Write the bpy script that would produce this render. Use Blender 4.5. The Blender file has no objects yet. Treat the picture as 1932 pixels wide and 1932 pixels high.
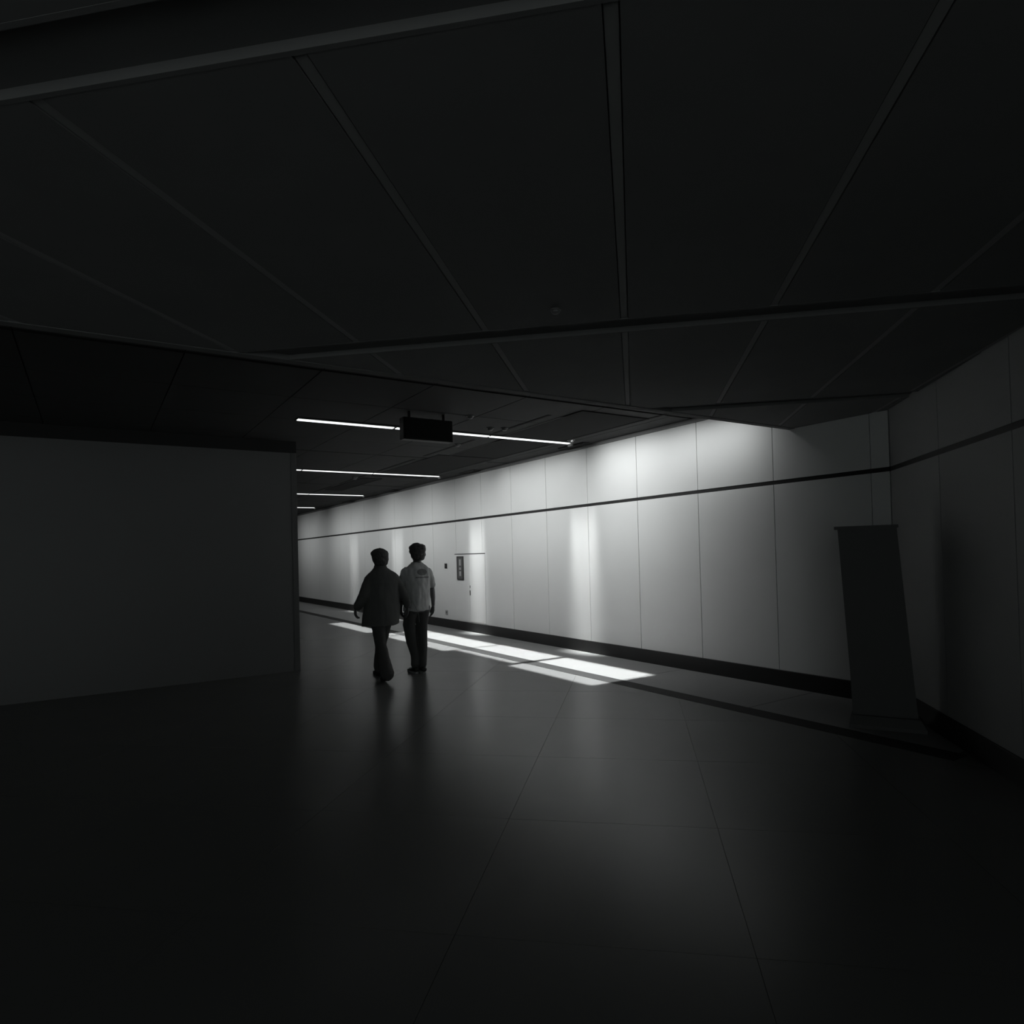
import bpy, bmesh, math, random
from mathutils import Vector, Matrix, noise

random.seed(7)
scene = bpy.context.scene
C = scene.collection

# ------------------------------------------------------------------ camera
H = 1.58
def camera_basis():
    f, cx, cy = 1237.0, 978.0, 1025.0
    v1 = Vector((172 - cx, 1065.5 - cy, f)); s = -0.026
    x = (-f*f + cx*v1.x - (1065.5 - s*172 - cy)*v1.y) / (v1.x + s*v1.y)
    v2 = Vector((x - cx, 1065.5 + s*(x - 172) - cy, f))
    yd = v1.normalized(); xd = v2.normalized(); zd = xd.cross(yd)
    if zd.y > 0: zd = -zd
    return Matrix((xd, yd, zd))        # world = R @ cam (x right, y down, z forward)
R = camera_basis()
cam_data = bpy.data.cameras.new('camera')
cam = bpy.data.objects.new('camera', cam_data); C.objects.link(cam)
right = R @ Vector((1, 0, 0)); up = R @ Vector((0, -1, 0)); back = R @ Vector((0, 0, -1))
cam.matrix_world = Matrix(((right.x, up.x, back.x, 0), (right.y, up.y, back.y, 0),
                           (right.z, up.z, back.z, H), (0, 0, 0, 1)))
cam_data.sensor_fit = 'HORIZONTAL'; cam_data.sensor_width = 36
cam_data.lens = 1237.0 / 1932 * 36
cam_data.shift_x = (966 - 978) / 1932; cam_data.shift_y = (1025 - 966) / 1932
cam_data.clip_start = 0.05; cam_data.clip_end = 200
scene.camera = cam

# ------------------------------------------------------------------ world and exposure
world = bpy.data.worlds.new('world'); scene.world = world; world.use_nodes = True
bg = world.node_tree.nodes['Background']
bg.inputs[0].default_value = (0.92, 1.0, 0.99, 1); bg.inputs[1].default_value = 1.05
scene.view_settings.view_transform = 'Standard'
scene.view_settings.look = 'None'
scene.view_settings.exposure = 0.0
scene.view_settings.gamma = 1.0
scene.view_settings.use_curve_mapping = False
STRIP = 1.4         # radiance of the ceiling light strips
WASH = 7.6          # watts per metre of the added wall washers
GRAZE = 2.6         # scale of the added narrow wall grazers
DOWN = 15.0         # watts per square metre of the added downlights

# ------------------------------------------------------------------ materials
def mat(name, col, rough=0.6, spec=0.5, var=0.0, vscale=4.0, bump=0.0, bscale=60.0, rvar=0.0, metal=0.0, emit=0.0):
    m = bpy.data.materials.new(name); m.use_nodes = True
    nt = m.node_tree; b = nt.nodes['Principled BSDF']
    if not isinstance(col, tuple): col = (col, col * 1.012, col * 1.008)
    b.inputs['Base Color'].default_value = (*col, 1)
    b.inputs['Roughness'].default_value = rough
    b.inputs['Specular IOR Level'].default_value = spec
    b.inputs['Metallic'].default_value = metal
    if emit:
        b.inputs['Emission Color'].default_value = (0.98, 1, 0.995, 1)
        b.inputs['Emission Strength'].default_value = emit
    if var or bump or rvar:
        tc = nt.nodes.new('ShaderNodeTexCoord')
        n = nt.nodes.new('ShaderNodeTexNoise'); n.inputs['Scale'].default_value = vscale
        n.inputs['Detail'].default_value = 6
        nt.links.new(tc.outputs['Object'], n.inputs['Vector'])
        if var:
            r = nt.nodes.new('ShaderNodeMapRange')
            r.inputs['To Min'].default_value = 1 - var; r.inputs['To Max'].default_value = 1 + var
            nt.links.new(n.outputs['Fac'], r.inputs['Value'])
            v = nt.nodes.new('ShaderNodeVectorMath'); v.operation = 'SCALE'
            v.inputs[0].default_value = col
            nt.links.new(r.outputs[0], v.inputs['Scale'])
            nt.links.new(v.outputs[0], b.inputs['Base Color'])
        if rvar:
            r = nt.nodes.new('ShaderNodeMapRange')
            r.inputs['To Min'].default_value = rough - rvar; r.inputs['To Max'].default_value = rough + rvar
            nt.links.new(n.outputs['Fac'], r.inputs['Value'])
            nt.links.new(r.outputs[0], b.inputs['Roughness'])
        if bump:
            n2 = nt.nodes.new('ShaderNodeTexNoise'); n2.inputs['Scale'].default_value = bscale
            n2.inputs['Detail'].default_value = 4
            nt.links.new(tc.outputs['Object'], n2.inputs['Vector'])
            bp = nt.nodes.new('ShaderNodeBump'); bp.inputs['Strength'].default_value = bump
            bp.inputs['Distance'].default_value = 0.01
            nt.links.new(n2.outputs['Fac'], bp.inputs['Height'])
            nt.links.new(bp.outputs['Normal'], b.inputs['Normal'])
    return m

M = {}
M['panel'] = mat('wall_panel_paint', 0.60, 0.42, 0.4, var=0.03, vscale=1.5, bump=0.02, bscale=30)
M['panel_shaded'] = mat('angled_wall_shaded', 0.36, 0.6, 0.2, var=0.03, vscale=1.5)  # same panelling, its colour darkened to stand for the shade there
M['backing'] = mat('joint_dark', 0.10, 0.9, 0.2)
M['band'] = mat('band_dark_metal', 0.015, 0.6, 0.3)
M['base'] = mat('baseboard_black', 0.018, 0.55, 0.35, var=0.2, vscale=8)
M['trim'] = mat('shadow_band_bracket_grey', 0.16, 0.6, 0.3)  # grey of the wall-top shadow band and of the strip end brackets
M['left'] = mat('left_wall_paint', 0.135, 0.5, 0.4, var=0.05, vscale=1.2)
M['guard'] = mat('corner_guard_metal', 0.10, 0.5, 0.4)
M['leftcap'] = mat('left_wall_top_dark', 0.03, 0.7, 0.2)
M['tile'] = mat('floor_tile_stone', 0.135, 0.27, 0.14, var=0.05, vscale=2.2)
M['slab'] = mat('floor_border_stone', 0.215, 0.36, 0.35, var=0.06, vscale=3.0)
M['grout'] = mat('floor_grout', 0.11, 0.6, 0.1)
M['inlay'] = mat('floor_inlay_dark', 0.032, 0.6, 0.1, var=0.2, vscale=5)
M['ceil'] = mat('ceiling_panel_black', 0.050, 0.8, 0.1, var=0.1, vscale=3)
M['ceilgap'] = mat('ceiling_gap', 0.012, 0.9, 0.1)
M['near'] = mat('near_ceiling_black', 0.155, 0.85, 0.05, var=0.1, vscale=3)
M['profile'] = mat('ceiling_profile_metal', 0.23, 0.8, 0.1)
M['housing'] = mat('light_housing_black', 0.03, 0.9, 0.05)
M['diffuser'] = mat('light_diffuser', 0.8, 0.5, 0.3, emit=STRIP)
M['signbox'] = mat('sign_box_black', 0.012, 0.5, 0.3)
M['detector'] = mat('detector_plastic', 0.12, 0.5, 0.4)
M['totem'] = mat('totem_black', 0.12, 0.6, 0.25, var=0.1)
M['signdark'] = mat('sign_dark_face', 0.085, 0.5, 0.4)
M['signlight'] = mat('sign_light_mark', 0.32, 0.5, 0.3)
M['handle'] = mat('handle_dark', 0.03, 0.4, 0.5)
M['skin'] = mat('skin', (0.13, 0.1315, 0.131), 0.5, 0.4)
M['hair'] = mat('hair_black', 0.065, 0.6, 0.3, bump=0.5, bscale=120)
M['jacket'] = mat('jacket_black', 0.10, 0.85, 0.2, bump=0.2, bscale=90)
M['trousers'] = mat('trousers_dark', 0.075, 0.85, 0.2, bump=0.2, bscale=90)
M['shoe'] = mat('shoe_dark', 0.015, 0.5, 0.4)
M['sole'] = mat('shoe_sole_pale', 0.30, 0.6, 0.3)
M['cord'] = mat('cord_grey', 0.25, 0.6, 0.3)
M['eye'] = mat('eye_white', 0.4, 0.3, 0.5)

def shirt_material():
    m = mat('tshirt_pale', 0.20, 0.85, 0.2, bump=0.25, bscale=25)
    nt = m.node_tree; b = nt.nodes['Principled BSDF']; N = nt.nodes; L = nt.links
    tc = N.new('ShaderNodeTexCoord'); sp = N.new('ShaderNodeSeparateXYZ')
    L.new(tc.outputs['Object'], sp.inputs[0])
    def math_(op, a, c=None, v=None):
        q = N.new('ShaderNodeMath'); q.operation = op
        for i, t in enumerate((a, c if c is not None else v)):
            if t is None: continue
            if isinstance(t, (int, float)): q.inputs[i].default_value = t
            else: L.new(t, q.inputs[i])
        return q.outputs[0]
    # printed emblem on the back: a dark oval over short rows of lettering-like bars
    dx = math_('DIVIDE', math_('SUBTRACT', sp.outputs['X'], 0.02), 0.075)
    dz = math_('DIVIDE', math_('SUBTRACT', sp.outputs['Z'], 1.365), 0.045)
    oval = math_('LESS_THAN', math_('ADD', math_('MULTIPLY', dx, dx), math_('MULTIPLY', dz, dz)), 1.0)
    backside = math_('LESS_THAN', sp.outputs['Y'], 0.0)
    row = math_('LESS_THAN', math_('ABSOLUTE', math_('SUBTRACT', sp.outputs['Z'], 1.295)), 0.008)
    wide = math_('LESS_THAN', math_('ABSOLUTE', math_('SUBTRACT', sp.outputs['X'], 0.02)), 0.10)
    print_ = math_('MULTIPLY', math_('MAXIMUM', oval, math_('MULTIPLY', row, wide)), backside)
    mix = N.new('ShaderNodeMix'); mix.data_type = 'RGBA'
    mix.inputs['A'].default_value = (0.50, 0.51, 0.51, 1); mix.inputs['B'].default_value = (0.19, 0.192, 0.191, 1)
    L.new(print_, mix.inputs['Factor']); L.new(mix.outputs['Result'], b.inputs['Base Color'])
    return m
M['shirt'] = shirt_material()

# ------------------------------------------------------------------ helpers
def link_mesh(name, me, m, parent=None):
    o = bpy.data.objects.new(name, me); C.objects.link(o)
    if m is not None:
        me.materials.clear(); me.materials.append(m)
    if parent is not None: o.parent = parent
    return o
def empty(name, loc=(0, 0, 0), rz=0.0):
    o = bpy.data.objects.new(name, None); C.objects.link(o)
    o.location = loc; o.rotation_euler = (0, 0, rz); o.empty_display_size = 0.1
    return o
def tag(o, label, cat, group=None, kind=None):
    o['label'] = label; o['category'] = cat
    if group: o['group'] = group
    if kind: o['kind'] = kind
    return o
def boxes_mesh(name, boxes, bevel=0.0):
    bm = bmesh.new()
    for (x0, y0, z0, x1, y1, z1) in boxes:
        vs = [bm.verts.new(p) for p in ((x0,y0,z0),(x1,y0,z0),(x1,y1,z0),(x0,y1,z0),(x0,y0,z1),(x1,y0,z1),(x1,y1,z1),(x0,y1,z1))]
        for f in ((0,3,2,1),(4,5,6,7),(0,1,5,4),(1,2,6,5),(2,3,7,6),(3,0,4,7)):
            bm.faces.new([vs[i] for i in f])
    if bevel:
        bmesh.ops.bevel(bm, geom=bm.edges[:], offset=bevel, segments=1, affect='EDGES')
    me = bpy.data.meshes.new(name); bm.to_mesh(me); bm.free()
    return me
def box(name, b, m, parent=None, bevel=0.0):
    return link_mesh(name, boxes_mesh(name, [b], bevel), m, parent)
def clip_poly(poly, a, b, c):          # keep a*x + b*y <= c
    out = []
    for i in range(len(poly)):
        p, q = poly[i], poly[(i+1) % len(poly)]
        dp = a*p[0] + b*p[1] - c; dq = a*q[0] + b*q[1] - c
        if dp <= 0: out.append(p)
        if (dp < 0 < dq) or (dq < 0 < dp):
            t = dp / (dp - dq); out.append((p[0] + t*(q[0]-p[0]), p[1] + t*(q[1]-p[1])))
    return out
def poly_area(p):
    return abs(sum(p[i][0]*p[(i+1)%len(p)][1] - p[(i+1)%len(p)][0]*p[i][1] for i in range(len(p)))) / 2
def prism(name, poly, z0, z1, m, parent=None):
    s = sum(poly[i][0]*poly[(i+1)%len(poly)][1] - poly[(i+1)%len(poly)][0]*poly[i][1] for i in range(len(poly)))
    if s < 0: poly = poly[::-1]
    n = len(poly)
    v = [(x, y, z0) for x, y in poly] + [(x, y, z1) for x, y in poly]
    f = [list(range(n))[::-1], list(range(n, 2*n))] + [[i, (i+1) % n, n + (i+1) % n, n + i] for i in range(n)]
    me = bpy.data.meshes.new(name); me.from_pydata(v, [], f)
    return link_mesh(name, me, m, parent)

W = 6.536            # long wall
ZC = 3.26            # corridor ceiling
ZN = 2.886           # near hall ceiling
YH = 4.42            # header plane
YL = 9.547           # wall facing the camera at the left
XL = 2.47            # its corner
CY = 3.353           # corner of the long wall and the angled wall
YEND = 27.0

# ------------------------------------------------------------------ floor
floor = box('floor', (-7, -5, -0.30, W + 0.25, YEND, -0.004), M['grout'])
tag(floor, 'polished dark grey tiled floor of the passage and hall', 'floor', kind='structure')
ua = math.radians(43.1); au = Vector((math.sin(ua), math.cos(ua))); av = Vector((math.cos(ua), -math.sin(ua)))
T = 1.2; g = 0.0012
u0 = au.dot(Vector((2.80, 4.31))); v0 = av.dot(Vector((2.31, 3.61)))
for i in range(-8, 22):
    for j in range(-14, 12):
        q = [(u0 + (i+a)*T + (g if a == 0 else -g), v0 + (j+b)*T + (g if b == 0 else -g)) for a, b in ((0,0),(1,0),(1,1),(0,1))]
        p = [(u*au.x + v*av.x, u*au.y + v*av.y) for u, v in q]
        p = clip_poly(p, 1, 0, 5.205)
        if len(p) < 3: continue
        p = clip_poly(p, 1, -1, W - CY - 0.01)
        if len(p) < 3: continue
        cxm = sum(a for a, b in p)/len(p); cym = sum(b for a, b in p)/len(p)
        if cxm < XL: p = clip_poly(p, 0, 1, YL)
        if len(p) < 3: continue
        if cxm >= XL and cym > YL: p = clip_poly(p, -1, 0, -XL)
        if len(p) < 3 or poly_area(p) < 0.01: continue
        xs = [a for a, b in p]; ys = [b for a, b in p]
        if max(ys) < 0.9 or min(ys) > 26.5 or max(xs) < -2.2 - 0.02*max(ys): continue
        if max(xs) < XL and min(ys) > YL - 0.01: continue
        prism('floor_tile', p, -0.02, 0.0, M['tile'], floor)
inl = clip_poly([(5.21, 0), (5.425, 0), (5.425, 26.8), (5.21, 26.8)], 1, -1, W - CY - 0.01)
for k in range(14):
    p = clip_poly(clip_poly(inl, 0, 1, 2.3 + (k+1)*1.87 - 0.003), 0, -1, -(2.3 + k*1.87))
    if len(p) > 2: prism('floor_inlay', p, -0.02, 0.0005, M['inlay'], floor)
for k in range(14):
    y0 = 2.36 + k*1.87
    p = [(5.43, y0 + 0.004), (W - 0.004, y0 + 0.004), (W - 0.004, min(26.8, y0 + 1.866)), (5.43, min(26.8, y0 + 1.866))]
    p = clip_poly(p, 1, -1, W - CY - 0.01)
    if len(p) > 2: prism('floor_slab', p, -0.02, 0.0, M['slab'], floor)

# ------------------------------------------------------------------ long right wall
wall = box('wall_right', (W + 0.02, CY - 0.2, 0.0, W + 0.25, YEND, 3.6), M['backing'])
tag(wall, 'long pale panelled wall lit along the right of the passage', 'wall', kind='structure')
seams = [CY + 0.006] + [4.66 + 1.115*k for k in range(0, 20)]
seams.insert(1, 4.66 - 1.115) if 4.66 - 1.115 > CY + 0.1 else None
gap = 0.0035
for k in range(len(seams) - 1):
    y0, y1 = seams[k] + gap, seams[k+1] - gap
    box('wall_panel', (W, y0, 0.17, W + 0.03, y1, 2.290), M['panel'], wall, bevel=0.0015)
    box('wall_panel', (W, y0, 2.335, W + 0.03, y1, ZC - 0.002), M['panel'], wall, bevel=0.0015)
box('band_groove', (W + 0.006, CY + 0.01, 2.288, W + 0.024, YEND, 2.337), M['band'], wall)
bb = box('baseboard_right', (W - 0.018, CY + 0.01, 0.0, W + 0.002, YEND, 0.187), M['base'], bevel=0.004)
tag(bb, 'black baseboard running along the foot of the long pale wall', 'baseboard', kind='structure')
tr = box('shadow_band', (W - 0.03, YH + 0.02, ZC - 0.052, W - 0.001, YEND, ZC - 0.001), M['trim'])  # grey strip put in for the shadow band along the wall top
tag(tr, 'thin grey strip standing for the shadow band where the long pale wall meets the ceiling', 'trim', kind='structure')

# angled wall turning towards the camera from the corner
aw = empty('wall_near', (W, CY, 0)); aw.rotation_euler = (0, 0, math.radians(-135 + 90))
tag(aw, 'angled panelled wall in shadow at the right edge', 'wall', kind='structure')
# local -Y... runs along local axis y negative towards the camera; face on local -x
def awbox(name, x0, y0, z0, x1, y1, z1, m, bevel=0.0):
    return box(name, (x0, y0, z0, x1, y1, z1), m, aw, bevel)
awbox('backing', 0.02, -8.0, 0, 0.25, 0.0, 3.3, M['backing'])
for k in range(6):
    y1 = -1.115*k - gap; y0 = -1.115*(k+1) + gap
    awbox('wall_panel', 0.0, y0, 0.17, 0.03, y1, 2.290, M['panel_shaded'], 0.0015)
    awbox('wall_panel', 0.0, y0, 2.335, 0.03, y1, ZN + 0.03, M['panel_shaded'], 0.0015)
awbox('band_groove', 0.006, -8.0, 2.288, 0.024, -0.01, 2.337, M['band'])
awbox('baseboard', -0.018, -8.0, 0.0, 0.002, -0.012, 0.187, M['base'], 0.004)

# ------------------------------------------------------------------ left wall facing the camera
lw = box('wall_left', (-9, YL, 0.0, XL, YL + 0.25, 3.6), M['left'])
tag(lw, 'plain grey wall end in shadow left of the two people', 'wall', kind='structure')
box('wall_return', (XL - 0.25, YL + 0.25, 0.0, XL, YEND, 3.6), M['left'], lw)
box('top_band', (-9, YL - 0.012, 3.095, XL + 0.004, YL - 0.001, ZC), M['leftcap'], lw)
box('corner_guard', (XL - 0.075, YL - 0.008, 0.001, XL + 0.003, YL - 0.0005, 3.095), M['guard'], lw, bevel=0.002)
sw = box('ambient_block_wall', (-8.2, -6, 0, -8.0, YL, 3.6), M['left'])  # added out of view to block ambient light from the left
tag(sw, 'unseen side wall added to keep ambient light out of the hall', 'wall', kind='structure')
ew = box('wall_back', (-9, YEND, 0, W + 0.25, YEND + 0.2, 3.6), M['left'])
tag(ew, 'far end wall of the passage beyond the last light strip', 'wall', kind='structure')

# ------------------------------------------------------------------ corridor ceiling
ceil = box('ceiling', (-9, YH, ZC + 0.03, W + 0.25, YEND + 0.2, 3.75), M['ceilgap'])
tag(ceil, 'black panelled ceiling over the lit passage', 'ceiling', kind='structure')
P = 1.107
for i in range(-5, 3):
    x0 = 3.95 + 1.1*i; x1 = min(x0 + 1.1, W + 0.0)
    if x0 >= W - 0.05: continue
    for j in range(-2, 18):
        y0 = 6.91 + P*j; y1 = y0 + P
        if y1 < YH + 0.3 or y0 > 26: continue
        if x1 < XL and y0 > YL: continue
        y0 = max(y0, YH + 0.14)
        wide = lambda k: 0.028 if (k - 3) % 4 == 0 else 0.005
        ya = y0 + wide(j); yb = y1 - wide(j + 1)
        box('ceiling_panel', (x0 + 0.005, ya, ZC, x1 - 0.005, yb, ZC + 0.028), M['ceil'], ceil)

# near hall ceiling and its header
near = box('ceiling_near', (-9, -6, ZN + 0.03, W + 2.0, YH, 3.75), M['near'])
tag(near, 'low black ceiling of the dark hall overhead', 'ceiling', kind='structure')
box('edge_trim', (-9, YH - 0.05, ZN - 0.004, W + 0.0, YH + 0.03, ZN + 0.03), M['near'], near)
vs0, us0 = -0.018, 3.84
def near_poly(ua_, ub_, va_, vb_):
    p = [(u*au.x + v*av.x, u*au.y + v*av.y) for u, v in ((ua_, va_), (ub_, va_), (ub_, vb_), (ua_, vb_))]
    p = clip_poly(p, 0, 1, YH - 0.055)
    if len(p) > 2: p = clip_poly(p, 1, -1, W - CY - 0.02)
    if len(p) > 2: p = clip_poly(p, 1, 0, W - 0.01)
    return p if len(p) > 2 and poly_area(p) > 0.004 else None
def in_view(p):
    return max(b for a, b in p) > 0.2 and max(a for a, b in p) > -2.0
for iu in range(-3, 3):
    ua_ = us0 + 0.11 + iu*2.4; ub_ = us0 - 0.11 + (iu+1)*2.4
    for iv in range(-7, 6):
        va_ = vs0 + iv*0.80 + 0.022; vb_ = vs0 + (iv+1)*0.80 - 0.022
        p = near_poly(ua_, ub_, va_, vb_)
        if p and in_view(p): prism('ceiling_panel', p, ZN, ZN + 0.035, M['near'], near)
        p = near_poly(ua_, ub_, vb_ + 0.004, vb_ + 0.040)
        if p and in_view(p): prism('joint_profile', p, ZN + 0.004, ZN + 0.035, M['profile'], near)
    for du in (-0.11, 0.11):
        u_ = us0 + iu*2.4 + du
        p = near_poly(u_ - 0.009, u_ + 0.009, -6.5, 5.0)
        if p: prism('channel_edge', p, ZN - 0.001, ZN + 0.035, M['near'], near)

# ------------------------------------------------------------------ ceiling light strips
def strip(y, segs, label):
    r = tag(empty('ceiling_light', (0, y, ZC)), label, 'light', 'linear light strips across the passage ceiling')
    x0, x1 = segs[0][0], segs[-1][1]
    box('housing', (x0 - 0.01, -0.085, -0.012, x1 + 0.01, 0.085, 0.0), M['housing'], r)
    for a, b in segs:
        box('diffuser', (a, -0.035, -0.024, b, 0.035, -0.0125), M['diffuser'], r)
    box('end_bracket', (x1 + 0.012, -0.05, -0.06, x1 + 0.04, 0.05, 0.0), M['trim'], r)
    return r
strip(7.93, [(2.08, 3.29), (3.33, 4.71), (4.745, 6.14)], 'nearest and longest bright light strip, partly behind the hanging sign')
strip(12.42, [(2.55, 3.30), (3.335, 4.69), (4.72, 6.14)], 'second bright light strip across the ceiling, lower left of the hanging sign')
strip(16.97, [(2.55, 3.30), (3.335, 4.69), (4.715, 6.13)], 'third thin light strip across the ceiling beside the left wall corner')
strip(21.45, [(2.55, 3.30), (3.335, 4.69), (4.715, 6.10)], 'farthest and shortest visible light strip just above the far wall end')

# added downlights, no known fittings, casting the bright floor patches beside the long wall
def downlight(x0, x1, y0, y1, label, power=1.0):
    r = tag(empty('added_downlight', ((x0+x1)/2, (y0+y1)/2, ZC)), label, 'light', 'added downlights casting the bright floor patches')
    hx, hy = (x1-x0)/2, (y1-y0)/2
    me = boxes_mesh('frame', [(-hx-0.03, -hy, -0.012, -hx, hy, -0.001), (hx, -hy, -0.012, hx+0.03, hy, -0.001),
                              (-hx-0.03, -hy-0.012, -0.012, hx+0.03, -hy, -0.001), (-hx-0.03, hy, -0.012, hx+0.03, hy+0.012, -0.001)])
    link_mesh('frame', me, M['housing'], r)
    box('lens', (-hx, -hy, -0.006, hx, hy, -0.002), M['housing'], r)
    ld = bpy.data.lights.new('added_patch_beam', 'AREA'); ld.shape = 'RECTANGLE'
    ld.size = 2*hx; ld.size_y = 2*hy; ld.spread = math.radians(2.2)
    ld.energy = DOWN * 4*hx*hy * power; ld.color = (0.98, 1, 0.995)
    lo = bpy.data.objects.new('added_patch_beam', ld); C.objects.link(lo); lo.parent = r; lo.location = (0, 0, -0.014)
downlight(4.93, 5.95, 6.06, 7.955, 'added dark downlight over the nearest bright floor patch')
downlight(5.08, 5.95, 8.02, 9.76, 'added dark downlight over the middle bright floor patch')
downlight(4.88, 5.93, 9.81, 12.9, 'added dark downlight over the floor patch behind the pale shirt')
downlight(4.82, 5.20, 13.3, 15.9, 'added narrow dark downlight over the farthest floor patch', 0.8)

# added wall washers, no known fixtures, put in to brighten the long wall
def area(parent, sx, sy, watts, spread, loc, roty):
    ld = bpy.data.lights.new('added_wall_beam', 'AREA'); ld.shape = 'RECTANGLE'
    ld.size = sx; ld.size_y = sy; ld.spread = math.radians(spread); ld.energy = watts; ld.color = (0.98, 1, 0.995)
    lo = bpy.data.objects.new('added_wall_beam', ld); C.objects.link(lo); lo.parent = parent
    lo.location = loc; lo.rotation_euler = (0, math.radians(roty), 0)
def washer(y0, y1, power, label, x=4.72, tilt=-50, spread=94):
    r = tag(empty('added_wall_washer', (x, (y0+y1)/2, ZC)), label, 'light', 'added wall washers under the passage ceiling')
    hy = (y1-y0)/2
    box('housing', (-0.04, -hy - 0.01, -0.003, 0.015, hy + 0.01, -0.001), M['housing'], r)
    box('lens', (-0.03, -hy, -0.005, 0.008, hy, -0.0032), M['housing'], r)
    area(r, 0.03, 2*hy, WASH*2*hy*power, spread, (0.0, 0, -0.022), tilt)
washer(6.45, 7.75, 1.22, 'added slim black washer on the ceiling just before the nearest light strip')
washer(8.35, 10.05, 1.0, 'added slim black washer on the ceiling just behind the nearest light strip')
washer(10.45, 12.15, 0.9, 'added slim black washer on the ceiling just before the second light strip')
washer(12.85, 14.5, 0.9, 'added slim black washer on the ceiling just behind the second light strip')
washer(15.0, 16.7, 0.85, 'added slim black washer on the ceiling just before the third light strip')
washer(17.3, 21.0, 0.6, 'added long slim black washer between the third and the farthest light strip')
washer(21.9, 25.0, 0.4, 'added slim black washer on the ceiling behind the farthest light strip')
washer(4.85, 6.25, 0.33, 'added short washer close to the wall top behind the low hall ceiling edge', 6.0, -42, 104)
washer(6.35, 7.75, 0.33, 'added short washer close to the wall before the nearest strip end', 6.0, -42, 104)
washer(8.15, 10.6, 0.15, 'added washer close to the wall beyond the nearest strip end', 6.0, -42, 104)
def grazer(y0, y1, power, label):  # lamps added to throw the upright bright streaks onto the wall
    r = tag(empty('added_wall_grazer', (W - 0.16, (y0+y1)/2, ZC)), label, 'light', 'added grazers casting the upright streaks on the long wall')
    hy = (y1-y0)/2
    box('housing', (-0.06, -hy, -0.02, 0.06, hy, -0.001), M['ceil'], r)
    box('lens', (-0.04, -hy + 0.01, -0.024, 0.04, hy - 0.01, -0.0205), M['housing'], r)
    area(r, 0.06, 2*hy - 0.02, GRAZE*power, 13, (0, 0, -0.026), -3.0)
grazer(7.80, 8.45, 1.5, 'added small black grazer at the wall by the nearest light strip')
grazer(11.25, 11.85, 1.4, 'added small black grazer at the wall above the service hatch')
grazer(15.3, 16.0, 0.8, 'added small black grazer at the wall by the third light strip')
grazer(18.6, 19.3, 0.6, 'added small black grazer at the wall beyond the third light strip')

# ------------------------------------------------------------------ hanging sign
sg = tag(empty('hanging_sign', (3.32, 7.0, 2.925)), 'black box sign hanging from the ceiling in front of the nearest light strip', 'sign')
box('sign_box', (-0.315, -0.06, 0.0, 0.315, 0.06, 0.255), M['signbox'], sg, bevel=0.006)
box('face_plate', (-0.295, -0.066, 0.02, 0.295, -0.059, 0.235), M['signbox'], sg)
for sx in (-0.22, 0.22):
    box('hanger', (sx - 0.012, -0.012, 0.25, sx + 0.012, 0.012, ZC - 2.925), M['signbox'], sg)

# ------------------------------------------------------------------ ceiling detectors
def detector(x, y, z, label, s=1.0):
    r = tag(empty('smoke_detector', (x, y, z)), label, 'detector', 'small round detectors on the ceiling')
    for nm, prof in (('base', [(0.0, 0.0), (0.05, 0.0), (0.05, -0.012), (0.0, -0.012)]),
                     ('dome', [(0.0, -0.012), (0.038, -0.012), (0.036, -0.028), (0.022, -0.040), (0.0, -0.044)])):
        v = []; f = []; n = 14
        for (rr, zz) in prof:
            for k in range(n):
                a = 2*math.pi*k/n; v.append((rr*s*math.cos(a), rr*s*math.sin(a), zz*s))
        for q in range(len(prof)-1):
            for k in range(n):
                f.append((q*n+k, q*n+(k+1)%n, (q+1)*n+(k+1)%n, (q+1)*n+k))
        me = bpy.data.meshes.new(nm); me.from_pydata(v, [], f)
        link_mesh(nm, me, M['detector'], r)
detector(3.852, 6.898, ZC, 'small round detector on ceiling, up and right of the hanging sign')
detector(4.461, 7.45, ZC, 'left of the close pair of detectors above the nearest light strip')
detector(4.633, 7.37, ZC, 'right of the close pair of detectors above the nearest light strip')
detector(6.02, 7.72, ZC, 'small detector just above the wall end of the nearest light strip', 1.2)
detector(4.667, 8.77, ZC, 'small detector just below the lower right corner of the hanging sign')
detector(4.61, 13.23, ZC, 'small detector just below the second light strip', 1.4)
detector(2.108, 2.808, ZN, 'single small detector on the dark hall ceiling', 0.6)

# ------------------------------------------------------------------ wall fittings
hc = tag(empty('service_hatch', (W, 11.885, 0)), 'flush two-leaf service hatch in the pale wall with a small handle', 'hatch')
hy0, hy1 = 11.245 - 11.885, 12.53 - 11.885
box('door_leaf', (-0.006, hy0, 0.21, -0.0005, -0.003, 1.592), M['panel'], hc)
box('door_leaf', (-0.006, 0.003, 0.21, -0.0005, hy1, 1.592), M['panel'], hc)
box('top_gap', (-0.0065, hy0, 1.5925, -0.0005, hy1, 1.610), M['handle'], hc)
hd = box('handle', (-0.022, -0.03, 0.75, -0.0062, -0.012, 0.85), M['handle'], hc, bevel=0.002)
box('latch', (-0.016, -0.026, 0.90, -0.0062, -0.012, 0.95), M['handle'], hc, bevel=0.002)
ws = tag(empty('wall_sign', (W - 0.007, 12.27, 1.06)), 'narrow upright dark sign on the pale wall right of the two people', 'sign')
box('sign_board', (-0.012, -0.145, 0.0, -0.0005, 0.145, 0.495), M['signdark'], ws, bevel=0.002)
box('frame', (-0.0145, -0.145, 0.0, -0.0122, -0.115, 0.495), M['handle'], ws)
box('frame', (-0.0145, 0.115, 0.0, -0.0122, 0.145, 0.495), M['handle'], ws)
for zz in (0.0, 0.475): box('frame', (-0.0145, -0.114, zz, -0.0122, 0.114, zz + 0.02), M['handle'], ws)
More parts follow.
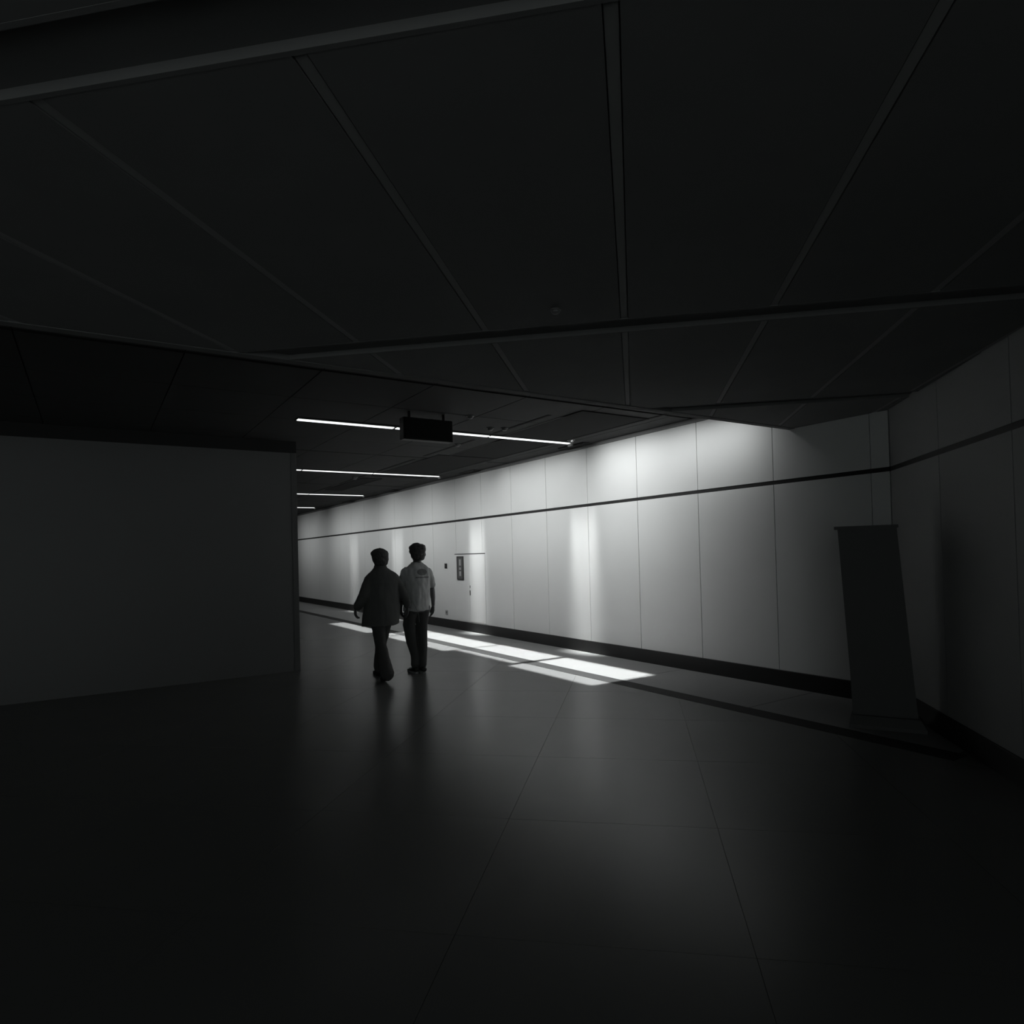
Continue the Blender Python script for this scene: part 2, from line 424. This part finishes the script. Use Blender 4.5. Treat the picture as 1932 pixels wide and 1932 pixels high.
for zz, hh in ((0.08, 0.10), (0.21, 0.05), (0.30, 0.13)):
    box('printed_mark', (-0.0135, -0.04, zz, -0.0122, 0.04, zz + hh), M['signlight'], ws)
ks = tag(empty('wall_switch', (W, 12.95, 1.35)), 'small dark switch on the pale wall beside the upright sign', 'switch')
box('plate', (-0.018, -0.05, -0.055, -0.0005, 0.05, 0.055), M['handle'], ks, bevel=0.004)
box('button', (-0.026, -0.02, -0.02, -0.0185, 0.02, 0.02), M['signdark'], ks, bevel=0.002)
ol = tag(empty('wall_outlet', (W, 12.97, 0.335)), 'small grey outlet low on the pale wall above the baseboard', 'outlet')
box('plate', (-0.012, -0.05, -0.045, -0.0005, 0.05, 0.045), M['signlight'], ol, bevel=0.003)
box('socket', (-0.0135, -0.022, -0.022, -0.0122, 0.022, 0.022), M['handle'], ol)

# ------------------------------------------------------------------ dark standing totem in the corner
tt = tag(empty('standing_totem', (5.72, 3.08, 0), math.radians(-61.7)), 'tall dark free-standing panel in front of the shadowy wall corner', 'sign stand')
def trap(name, rows, m, parent):
    v = []; f = []
    for (z, xa, xb, ya, yb) in rows: v += [(xa, ya, z), (xb, ya, z), (xb, yb, z), (xa, yb, z)]
    n = len(rows); f.append((3, 2, 1, 0)); f.append((4*n-4, 4*n-3, 4*n-2, 4*n-1))
    for q in range(n-1):
        for k in range(4): f.append((4*q+k, 4*q+(k+1)%4, 4*q+4+(k+1)%4, 4*q+4+k))
    me = bpy.data.meshes.new(name); me.from_pydata(v, [], f)
    return link_mesh(name, me, m, parent)
trap('foot', [(0, -0.25, 0.33, -0.13, 0.13), (0.03, -0.25, 0.33, -0.13, 0.13), (0.10, -0.232, 0.285, -0.08, 0.08)], M['totem'], tt)
trap('panel', [(0.10, -0.222, 0.270, -0.045, 0.045), (0.45, -0.232, 0.245, -0.045, 0.045), (1.72, -0.295, 0.160, -0.045, 0.045)], M['totem'], tt)
trap('cap', [(1.72, -0.322, 0.172, -0.055, 0.055), (1.745, -0.322, 0.172, -0.055, 0.055)], M['totem'], tt)

# ------------------------------------------------------------------ people
def ring_loft(v, f, rings):
    n = len(rings[0]); s = len(v)
    for r in rings: v.extend(r)
    for q in range(len(rings)-1):
        for k in range(n):
            f.append((s+q*n+k, s+q*n+(k+1) % n, s+(q+1)*n+(k+1) % n, s+(q+1)*n+k))
    f.append([s+k for k in range(n)][::-1]); f.append([s+(len(rings)-1)*n+k for k in range(n)])
def stack(v, f, rows, n=24, power=2.0):
    """horizontal rings: (z, cx, cy, rx, ry)"""
    rings = []
    for (z, cx, cy, rx, ry) in rows:
        r = []
        for k in range(n):
            a = 2*math.pi*k/n; c, s = math.cos(a), math.sin(a)
            r.append((cx + rx*math.copysign(abs(c)**(2/power), c), cy + ry*math.copysign(abs(s)**(2/power), s), z))
        rings.append(r)
    ring_loft(v, f, rings)
def tube(v, f, pts, rad, side=(1, 0, 0), n=14):
    """tube along pts; rad = (along side, across) per point; rounded ends"""
    pts = [Vector(p) for p in pts]; rad = [(r, r) if not isinstance(r, tuple) else r for r in rad]
    t0 = (pts[1]-pts[0]).normalized(); t1 = (pts[-1]-pts[-2]).normalized()
    P2 = []; R2 = []
    for q, k in ((0.95, 0.32), (0.6, 0.8)):
        P2.append(pts[0] - t0*min(rad[0])*q); R2.append((rad[0][0]*k, rad[0][1]*k))
    P2 += pts; R2 += rad
    for q, k in ((0.6, 0.8), (0.95, 0.32)):
        P2.append(pts[-1] + t1*min(rad[-1])*q); R2.append((rad[-1][0]*k, rad[-1][1]*k))
    rings = []
    for i, p in enumerate(P2):
        a = P2[max(0, i-1)]; b = P2[min(len(P2)-1, i+1)]
        t = (b - a).normalized(); s = Vector(side); s = (s - t*s.dot(t)).normalized(); w = t.cross(s)
        rings.append([tuple(p + s*R2[i][0]*math.cos(2*math.pi*k/n) + w*R2[i][1]*math.sin(2*math.pi*k/n)) for k in range(n)])
    ring_loft(v, f, rings)
def union(name, v, f, m, parent, voxel=0.009, smooth=3, wrinkle=0.0, wscale=9.0, zstretch=0.5):
    me = bpy.data.meshes.new(name + '_tmp'); me.from_pydata(v, [], f); me.update()
    bm = bmesh.new(); bm.from_mesh(me); bmesh.ops.recalc_face_normals(bm, faces=bm.faces[:]); bm.to_mesh(me); bm.free()
    o = bpy.data.objects.new(name + '_tmp', me); C.objects.link(o)
    md = o.modifiers.new('r', 'REMESH'); md.mode = 'VOXEL'; md.voxel_size = voxel
    if smooth:
        ms = o.modifiers.new('s', 'SMOOTH'); ms.factor = 0.5; ms.iterations = smooth
    dg = bpy.context.evaluated_depsgraph_get(); dg.update()
    out = bpy.data.meshes.new_from_object(o.evaluated_get(dg)); out.name = name
    bpy.data.objects.remove(o); bpy.data.meshes.remove(me)
    if wrinkle:
        nrm = [v_.normal.copy() for v_ in out.vertices]
        for v_, n_ in zip(out.vertices, nrm):
            c = v_.co
            d = noise.noise(Vector((c.x*wscale, c.y*wscale, c.z*wscale*zstretch + 3))) + 0.5*noise.noise(Vector((c.x*wscale*2.3, c.y*wscale*2.3, c.z*wscale*1.4 + 9)))
            v_.co = c + n_*d*wrinkle
    for p in out.polygons: p.use_smooth = True
    return link_mesh(name, out, m, parent)

def add_hand(v, f, wrist, sgn, curl=0.35, s=1.0):
    """hanging hand: wrist at top, palm towards the thigh, thumb forward. sgn=-1 left, +1 right"""
    w = Vector(wrist)
    inward = -sgn
    tube(v, f, [w, w + Vector((0, 0.005, -0.03))*s, w + Vector((0, 0.010, -0.065))*s, w + Vector((inward*0.004, 0.012, -0.095))*s],
         [(0.021*s, 0.028*s), (0.017*s, 0.036*s), (0.016*s, 0.041*s), (0.014*s, 0.040*s)], side=(1, 0, 0), n=12)
    for (dy, ln, cu) in ((0.042, 0.072, 0.8), (0.021, 0.082, 1.0), (0.0, 0.077, 1.1), (-0.020, 0.060, 1.25)):
        a = curl*cu; p = w + Vector((inward*0.004, dy, -0.090))*s; pts = [p]
        d = 0.12
        for q, frac in enumerate((0.45, 0.32, 0.23)):
            d += a*0.7
            p = p + Vector((inward*math.sin(d)*ln*frac, 0.002, -math.cos(d)*ln*frac))*s; pts.append(p)
        tube(v, f, pts, [0.0088*s, 0.0085*s, 0.0078*s, 0.0065*s], side=(0, 1, 0), n=8)
    p = w + Vector((0, 0.030, -0.030))*s
    tube(v, f, [p, p + Vector((inward*0.008, 0.024, -0.028))*s, p + Vector((inward*0.014, 0.034, -0.058))*s, p + Vector((inward*0.018, 0.034, -0.082))*s],
         [0.013*s, 0.0115*s, 0.010*s, 0.0075*s], side=(1, 0, 0), n=8)

def add_head(v, f, c, s=1.0):
    """c = centre of the head (eye height); facing +y"""
    x, y, z = c
    rows = []
    for t, rx, ry, dy in ((-0.118, 0.020, 0.022, 0.062), (-0.112, 0.034, 0.040, 0.052), (-0.095, 0.052, 0.062, 0.028), (-0.070, 0.062, 0.078, 0.010), (-0.035, 0.070, 0.090, 0.0),
                          (0.0, 0.075, 0.096, -0.004), (0.035, 0.077, 0.098, -0.008), (0.065, 0.071, 0.090, -0.010), (0.090, 0.055, 0.070, -0.010), (0.106, 0.032, 0.042, -0.010), (0.112, 0.012, 0.016, -0.010)):
        rows.append((z + t*s, x, y + dy*s, rx*s, ry*s))
    stack(v, f, rows, 24)
    tube(v, f, [(x, y + 0.088*s, z + 0.008*s), (x, y + 0.104*s, z - 0.020*s), (x, y + 0.112*s, z - 0.036*s), (x, y + 0.094*s, z - 0.046*s)], [0.008*s, 0.010*s, 0.014*s, 0.012*s], n=8)
    tube(v, f, [(x - 0.022*s, y + 0.082*s, z - 0.068*s), (x, y + 0.090*s, z - 0.066*s), (x + 0.022*s, y + 0.082*s, z - 0.068*s)], [0.006*s, 0.008*s, 0.006*s], side=(0, 0, 1), n=8)
    tube(v, f, [(x - 0.045*s, y + 0.074*s, z + 0.022*s), (x, y + 0.088*s, z + 0.024*s), (x + 0.045*s, y + 0.074*s, z + 0.022*s)], [0.010*s, 0.010*s, 0.010*s], side=(0, 0, 1), n=8)
    for sx in (-1, 1):
        tube(v, f, [(x + sx*0.073*s, y - 0.010*s, z + 0.026*s), (x + sx*0.082*s, y - 0.016*s, z + 0.006*s), (x + sx*0.075*s, y - 0.006*s, z - 0.030*s)],
             [(0.006*s, 0.012*s), (0.008*s, 0.018*s), (0.006*s, 0.010*s)], side=(1, 0, 0), n=8)

def sphere_mesh(name, c, r, m, parent):
    bm = bmesh.new(); bmesh.ops.create_uvsphere(bm, u_segments=10, v_segments=8, radius=r)
    me = bpy.data.meshes.new(name); bmesh.ops.translate(bm, verts=bm.verts[:], vec=c); bm.to_mesh(me); bm.free()
    return link_mesh(name, me, m, parent)

def hair_mesh(name, c, s, rows, parent, seed, rough=0.010):
    v = []; f = []
    x, y, z = c
    stack(v, f, [(z + t*s, x + dx*s, y + dy*s, rx*s, ry*s) for t, dx, dy, rx, ry in rows], 28)
    o = union(name, v, f, M['hair'], parent, voxel=0.007, smooth=2)
    me = o.data; nn = [q.normal.copy() for q in me.vertices]
    for q, n_ in zip(me.vertices, nn):
        p = q.co*22 + Vector((seed, 0, 0)); q.co = q.co + n_*(noise.noise(p)*rough + noise.noise(q.co*60)*rough*0.45)
    return o

def shoe(parent, heel, toe, width=0.046, height=0.095, sole=True):
    """heel and toe are points on the sole underside (x, y, z)"""
    h = Vector(heel); t = Vector(toe); d = (t - h); L = d.length; d.normalize()
    s = Vector((d.y, -d.x, 0)).normalized(); u = s.cross(d).normalized()
    if u.z < 0: u = -u
    v = []; f = []
    rings = []
    n = 18
    for (q, wd, top) in ((0.0, 0.55, 0.62), (0.04, 0.78, 0.85), (0.14, 0.9, 1.0), (0.30, 0.88, 0.98), (0.5, 0.92, 0.72), (0.72, 1.05, 0.56), (0.88, 0.92, 0.46), (0.97, 0.62, 0.36), (1.0, 0.3, 0.25)):
        c = h + d*L*q; r = []
        for k in range(n):
            a = 2*math.pi*k/n
            r.append(tuple(c + s*width*wd*math.cos(a) + u*(0.024 + (height*top - 0.024)*(0.5 + 0.5*math.sin(a)))))
        rings.append(r)
    ring_loft(v, f, rings)
    me = bpy.data.meshes.new('shoe'); me.from_pydata(v, [], f)
    for p in me.polygons: p.use_smooth = True
    o = link_mesh('shoe', me, M['shoe'], parent)
    v = []; f = []; rings = []
    for zz in (0.0, 0.026):
        r = []
        for k in range(24):
            a = 2*math.pi*k/24; q = 0.5 - 0.5*math.cos(a); wd = (0.80 + 0.22*q) * math.sin(a)
            wd = math.copysign(abs(math.sin(a))**0.55, math.sin(a))*(0.84 + 0.2*q)
            r.append(tuple(h + d*(L*(q*1.03 - 0.015)) + s*width*wd + u*zz))
        rings.append(r)
    ring_loft(v, f, rings)
    me = bpy.data.meshes.new('sole'); me.from_pydata(v, [], f)
    link_mesh('sole', me, M['sole'] if sole else M['shoe'], o)
    return o

# --- person in the black jacket -------------------------------------------------
p1 = tag(empty('person', (3.136, 8.080, 0)), 'walking person in a loose black jacket and dark trousers, seen from behind', 'person')
LA = [(-0.150, 0.0, 1.300), (-0.195, -0.01, 1.21), (-0.245, -0.03, 1.09), (-0.290, 0.0, 1.00), (-0.325, 0.05, 0.945)]
RA = [(0.170, -0.01, 1.300), (0.225, -0.03, 1.20), (0.290, -0.05, 1.08), (0.325, -0.05, 0.99), (0.345, -0.04, 0.925)]
legL = [(-0.085, 0.0, 0.86), (-0.055, -0.02, 0.66), (-0.030, -0.01, 0.45), (-0.038, -0.14, 0.26), (-0.045, -0.27, 0.09)]
legR = [(0.085, 0.02, 0.86), (0.075, 0.12, 0.66), (0.070, 0.22, 0.45), (0.075, 0.28, 0.28), (0.080, 0.32, 0.085)]
v = []; f = []
stack(v, f, [(0.80, 0, 0.0, 0.10, 0.08), (0.86, 0, 0.0, 0.155, 0.105), (0.96, 0, 0.0, 0.16, 0.105), (1.10, 0, 0.0, 0.135, 0.095), (1.25, 0.003, 0.0, 0.165, 0.105), (1.33, 0.004, 0, 0.18, 0.095), (1.38, 0.004, 0, 0.13, 0.075), (1.42, 0.0, 0.0, 0.070, 0.060), (1.47, 0.0, 0.012, 0.054, 0.054), (1.54, 0.0, 0.018, 0.052, 0.054)])
add_head(v, f, (-0.005, 0.025, 1.575), 0.98)
tube(v, f, LA, [0.050, 0.044, 0.040, 0.034, 0.026]); tube(v, f, RA, [0.050, 0.044, 0.040, 0.034, 0.026])
add_hand(v, f, (-0.328, 0.056, 0.940), -1, 0.55, 0.95); add_hand(v, f, (0.346, -0.036, 0.918), 1, 0.3, 0.95)
tube(v, f, legL, [0.080, 0.068, 0.052, 0.047, 0.036]); tube(v, f, legR, [0.080, 0.068, 0.052, 0.047, 0.036])
tube(v, f, [(-0.045, -0.29, 0.075), (-0.045, -0.18, 0.045), (-0.045, -0.10, 0.035)], [0.032, 0.032, 0.022])
tube(v, f, [(0.080, 0.31, 0.055), (0.082, 0.42, 0.040), (0.084, 0.50, 0.034)], [0.032, 0.032, 0.022])
union('body', v, f, M['skin'], p1, voxel=0.0065, smooth=2)
for sx in (-0.032, 0.032): sphere_mesh('eye', (-0.005 + sx, 0.103, 1.577), 0.012, M['eye'], p1)
HAIR = [(-0.112, 0, -0.056, 0.056, 0.036), (-0.085, 0, -0.048, 0.088, 0.058), (-0.035, 0, -0.034, 0.106, 0.090), (0.02, 0, -0.018, 0.110, 0.108), (0.05, 0, -0.008, 0.113, 0.114), (0.08, 0, -0.006, 0.102, 0.104), (0.103, 0, -0.006, 0.075, 0.080), (0.117, 0, -0.006, 0.038, 0.042), (0.122, 0, -0.006, 0.012, 0.014)]
hair_mesh('hair', (-0.005, 0.025, 1.575), 1.0, HAIR, p1, 3.0, 0.007)
v = []; f = []
stack(v, f, [(0.700, -0.035, 0.0, 0.228, 0.172), (0.72, -0.018, 0.0, 0.248, 0.174), (0.85, -0.002, 0.0, 0.246, 0.162), (1.00, 0.012, 0.0, 0.236, 0.148), (1.15, 0.014, 0.0, 0.232, 0.140), (1.25, 0.016, 0.0, 0.238, 0.138), (1.32, 0.016, 0.0, 0.228, 0.125), (1.375, 0.008, 0.0, 0.182, 0.110), (1.415, 0.002, 0.0, 0.120, 0.095), (1.445, -0.002, 0.002, 0.086, 0.080), (1.478, -0.002, 0.004, 0.076, 0.072)], 32)
tube(v, f, LA[:4] + [(-0.312, 0.035, 0.965)], [0.072, 0.072, 0.068, 0.062, 0.056], n=16)
tube(v, f, RA[:4] + [(0.338, -0.044, 0.945)], [0.072, 0.070, 0.062, 0.054, 0.047], n=16)
union('jacket', v, f, M['jacket'], p1, voxel=0.009, smooth=4, wrinkle=0.009, wscale=8)
v = []; f = []
tube(v, f, legL[:4] + [(-0.044, -0.262, 0.115)], [(0.100, 0.106), (0.084, 0.094), (0.070, 0.078), (0.080, 0.086), (0.086, 0.092)], n=18)
tube(v, f, legR[:4] + [(0.080, 0.315, 0.115)], [(0.100, 0.106), (0.084, 0.092), (0.070, 0.078), (0.076, 0.084), (0.084, 0.090)], n=18)
stack(v, f, [(0.78, 0, 0.01, 0.165, 0.125), (0.86, 0, 0.01, 0.175, 0.125), (0.95, 0, 0.0, 0.165, 0.115)])
union('trousers', v, f, M['trousers'], p1, voxel=0.009, smooth=3, wrinkle=0.007, wscale=10)
shoe(p1, (-0.045, -0.335, 0.075), (-0.045, -0.085, 0.0), sole=False)
shoe(p1, (0.078, 0.265, 0.0), (0.088, 0.535, 0.0), sole=False)

# --- person in the pale T-shirt --------------------------------------------------
p2 = tag(empty('person', (3.715, 8.225, 0)), 'taller walking person in a pale printed T-shirt and dark trousers, seen from behind', 'person')
LA = [(-0.160, 0.02, 1.375), (-0.190, 0.07, 1.27), (-0.195, 0.10, 1.13), (-0.175, 0.16, 1.01), (-0.155, 0.22, 0.905)]
RA = [(0.150, 0.0, 1.370), (0.178, -0.01, 1.265), (0.205, -0.015, 1.10), (0.226, 0.01, 1.00), (0.246, 0.05, 0.905)]
legL = [(-0.100, 0.0, 0.90), (-0.125, 0.03, 0.66), (-0.085, 0.06, 0.42), (-0.050, 0.03, 0.25), (-0.062, 0.01, 0.085)]
legR = [(0.075, 0.0, 0.90), (0.053, 0.02, 0.64), (0.056, 0.02, 0.41), (0.046, 0.0, 0.25), (0.030, -0.03, 0.085)]
hc_ = (0.008, 0.02, 1.636)
v = []; f = []
stack(v, f, [(0.84, -0.01, 0.0, 0.10, 0.08), (0.90, -0.01, 0.0, 0.150, 0.10), (1.00, -0.01, 0.0, 0.148, 0.10), (1.15, -0.008, 0.0, 0.135, 0.09), (1.30, -0.006, 0.0, 0.160, 0.10), (1.38, -0.005, 0, 0.165, 0.09), (1.43, -0.004, 0, 0.12, 0.072), (1.47, -0.002, 0.0, 0.066, 0.058), (1.52, 0.002, 0.010, 0.054, 0.054), (1.60, 0.006, 0.016, 0.052, 0.054)])
add_head(v, f, hc_, 0.99)
tube(v, f, LA, [0.046, 0.043, 0.038, 0.033, 0.025]); tube(v, f, RA, [0.046, 0.043, 0.038, 0.033, 0.025])
add_hand(v, f, (-0.154, 0.225, 0.900), -1); add_hand(v, f, (0.247, 0.053, 0.900), 1, 0.3)
tube(v, f, legL, [0.078, 0.064, 0.050, 0.044, 0.036]); tube(v, f, legR, [0.078, 0.064, 0.050, 0.044, 0.036])
tube(v, f, [(-0.062, 0.0, 0.055), (-0.063, 0.10, 0.040), (-0.064, 0.18, 0.034)], [0.032, 0.032, 0.022])
tube(v, f, [(0.030, -0.04, 0.055), (0.032, 0.07, 0.040), (0.034, 0.15, 0.034)], [0.032, 0.032, 0.022])
union('body', v, f, M['skin'], p2, voxel=0.0065, smooth=2)
for sx in (-0.032, 0.032): sphere_mesh('eye', (hc_[0] + sx, hc_[1] + 0.080, hc_[2] + 0.002), 0.012, M['eye'], p2)
HAIR2 = [(-0.118, 0, -0.055, 0.054, 0.036), (-0.09, -0.004, -0.048, 0.088, 0.060), (-0.03, -0.002, -0.034, 0.108, 0.092), (0.015, 0.002, -0.016, 0.112, 0.108), (0.05, 0.006, -0.006, 0.116, 0.116), (0.085, 0.006, -0.004, 0.106, 0.106), (0.108, 0.002, -0.004, 0.076, 0.080), (0.122, -0.004, -0.006, 0.038, 0.042), (0.128, -0.006, -0.006, 0.012, 0.014)]
hair_mesh('hair', hc_, 1.0, HAIR2, p2, 11.0, 0.010)
v = []; f = []
stack(v, f, [(0.842, -0.020, 0.0, 0.192, 0.138), (0.855, -0.020, 0.0, 0.194, 0.138), (1.00, -0.012, 0.0, 0.184, 0.130), (1.15, -0.008, 0.0, 0.178, 0.124), (1.27, -0.006, 0.0, 0.184, 0.126), (1.35, -0.006, 0.0, 0.186, 0.116), (1.405, -0.006, 0.0, 0.172, 0.104), (1.445, -0.006, 0.0, 0.128, 0.090), (1.475, -0.006, 0.002, 0.088, 0.074), (1.500, -0.004, 0.004, 0.072, 0.066)], 32)
tube(v, f, LA[:2] + [(-0.196, 0.085, 1.185)], [0.064, 0.062, 0.062], n=16)
tube(v, f, RA[:2] + [(0.190, -0.014, 1.185)], [0.062, 0.058, 0.056], n=16)
union('t_shirt', v, f, M['shirt'], p2, voxel=0.008, smooth=4, wrinkle=0.017, wscale=10, zstretch=0.3)
v = []; f = []
tube(v, f, legL[:4] + [(-0.060, 0.014, 0.115)], [(0.094, 0.098), (0.082, 0.090), (0.072, 0.076), (0.060, 0.064), (0.058, 0.062)], n=18)
tube(v, f, legR[:4] + [(0.032, -0.025, 0.115)], [(0.092, 0.098), (0.080, 0.088), (0.068, 0.074), (0.060, 0.066), (0.058, 0.064)], n=18)
stack(v, f, [(0.82, -0.01, 0.0, 0.170, 0.118), (0.90, -0.01, 0.0, 0.172, 0.118), (0.99, -0.008, 0.0, 0.158, 0.110)])
union('trousers', v, f, M['trousers'], p2, voxel=0.009, smooth=3, wrinkle=0.007, wscale=10)
shoe(p2, (-0.060, -0.055, 0.0), (-0.066, 0.210, 0.0))
shoe(p2, (0.030, -0.095, 0.0), (0.036, 0.175, 0.0))
v = []; f = []
tube(v, f, [(-0.150, -0.128, 1.00), (-0.110, -0.160, 0.90), (-0.070, -0.165, 0.80), (-0.050, -0.130, 0.70)], [0.0028]*4, n=6)
me = bpy.data.meshes.new('bag_cord'); me.from_pydata(v, [], f); link_mesh('bag_cord', me, M['cord'], p2)
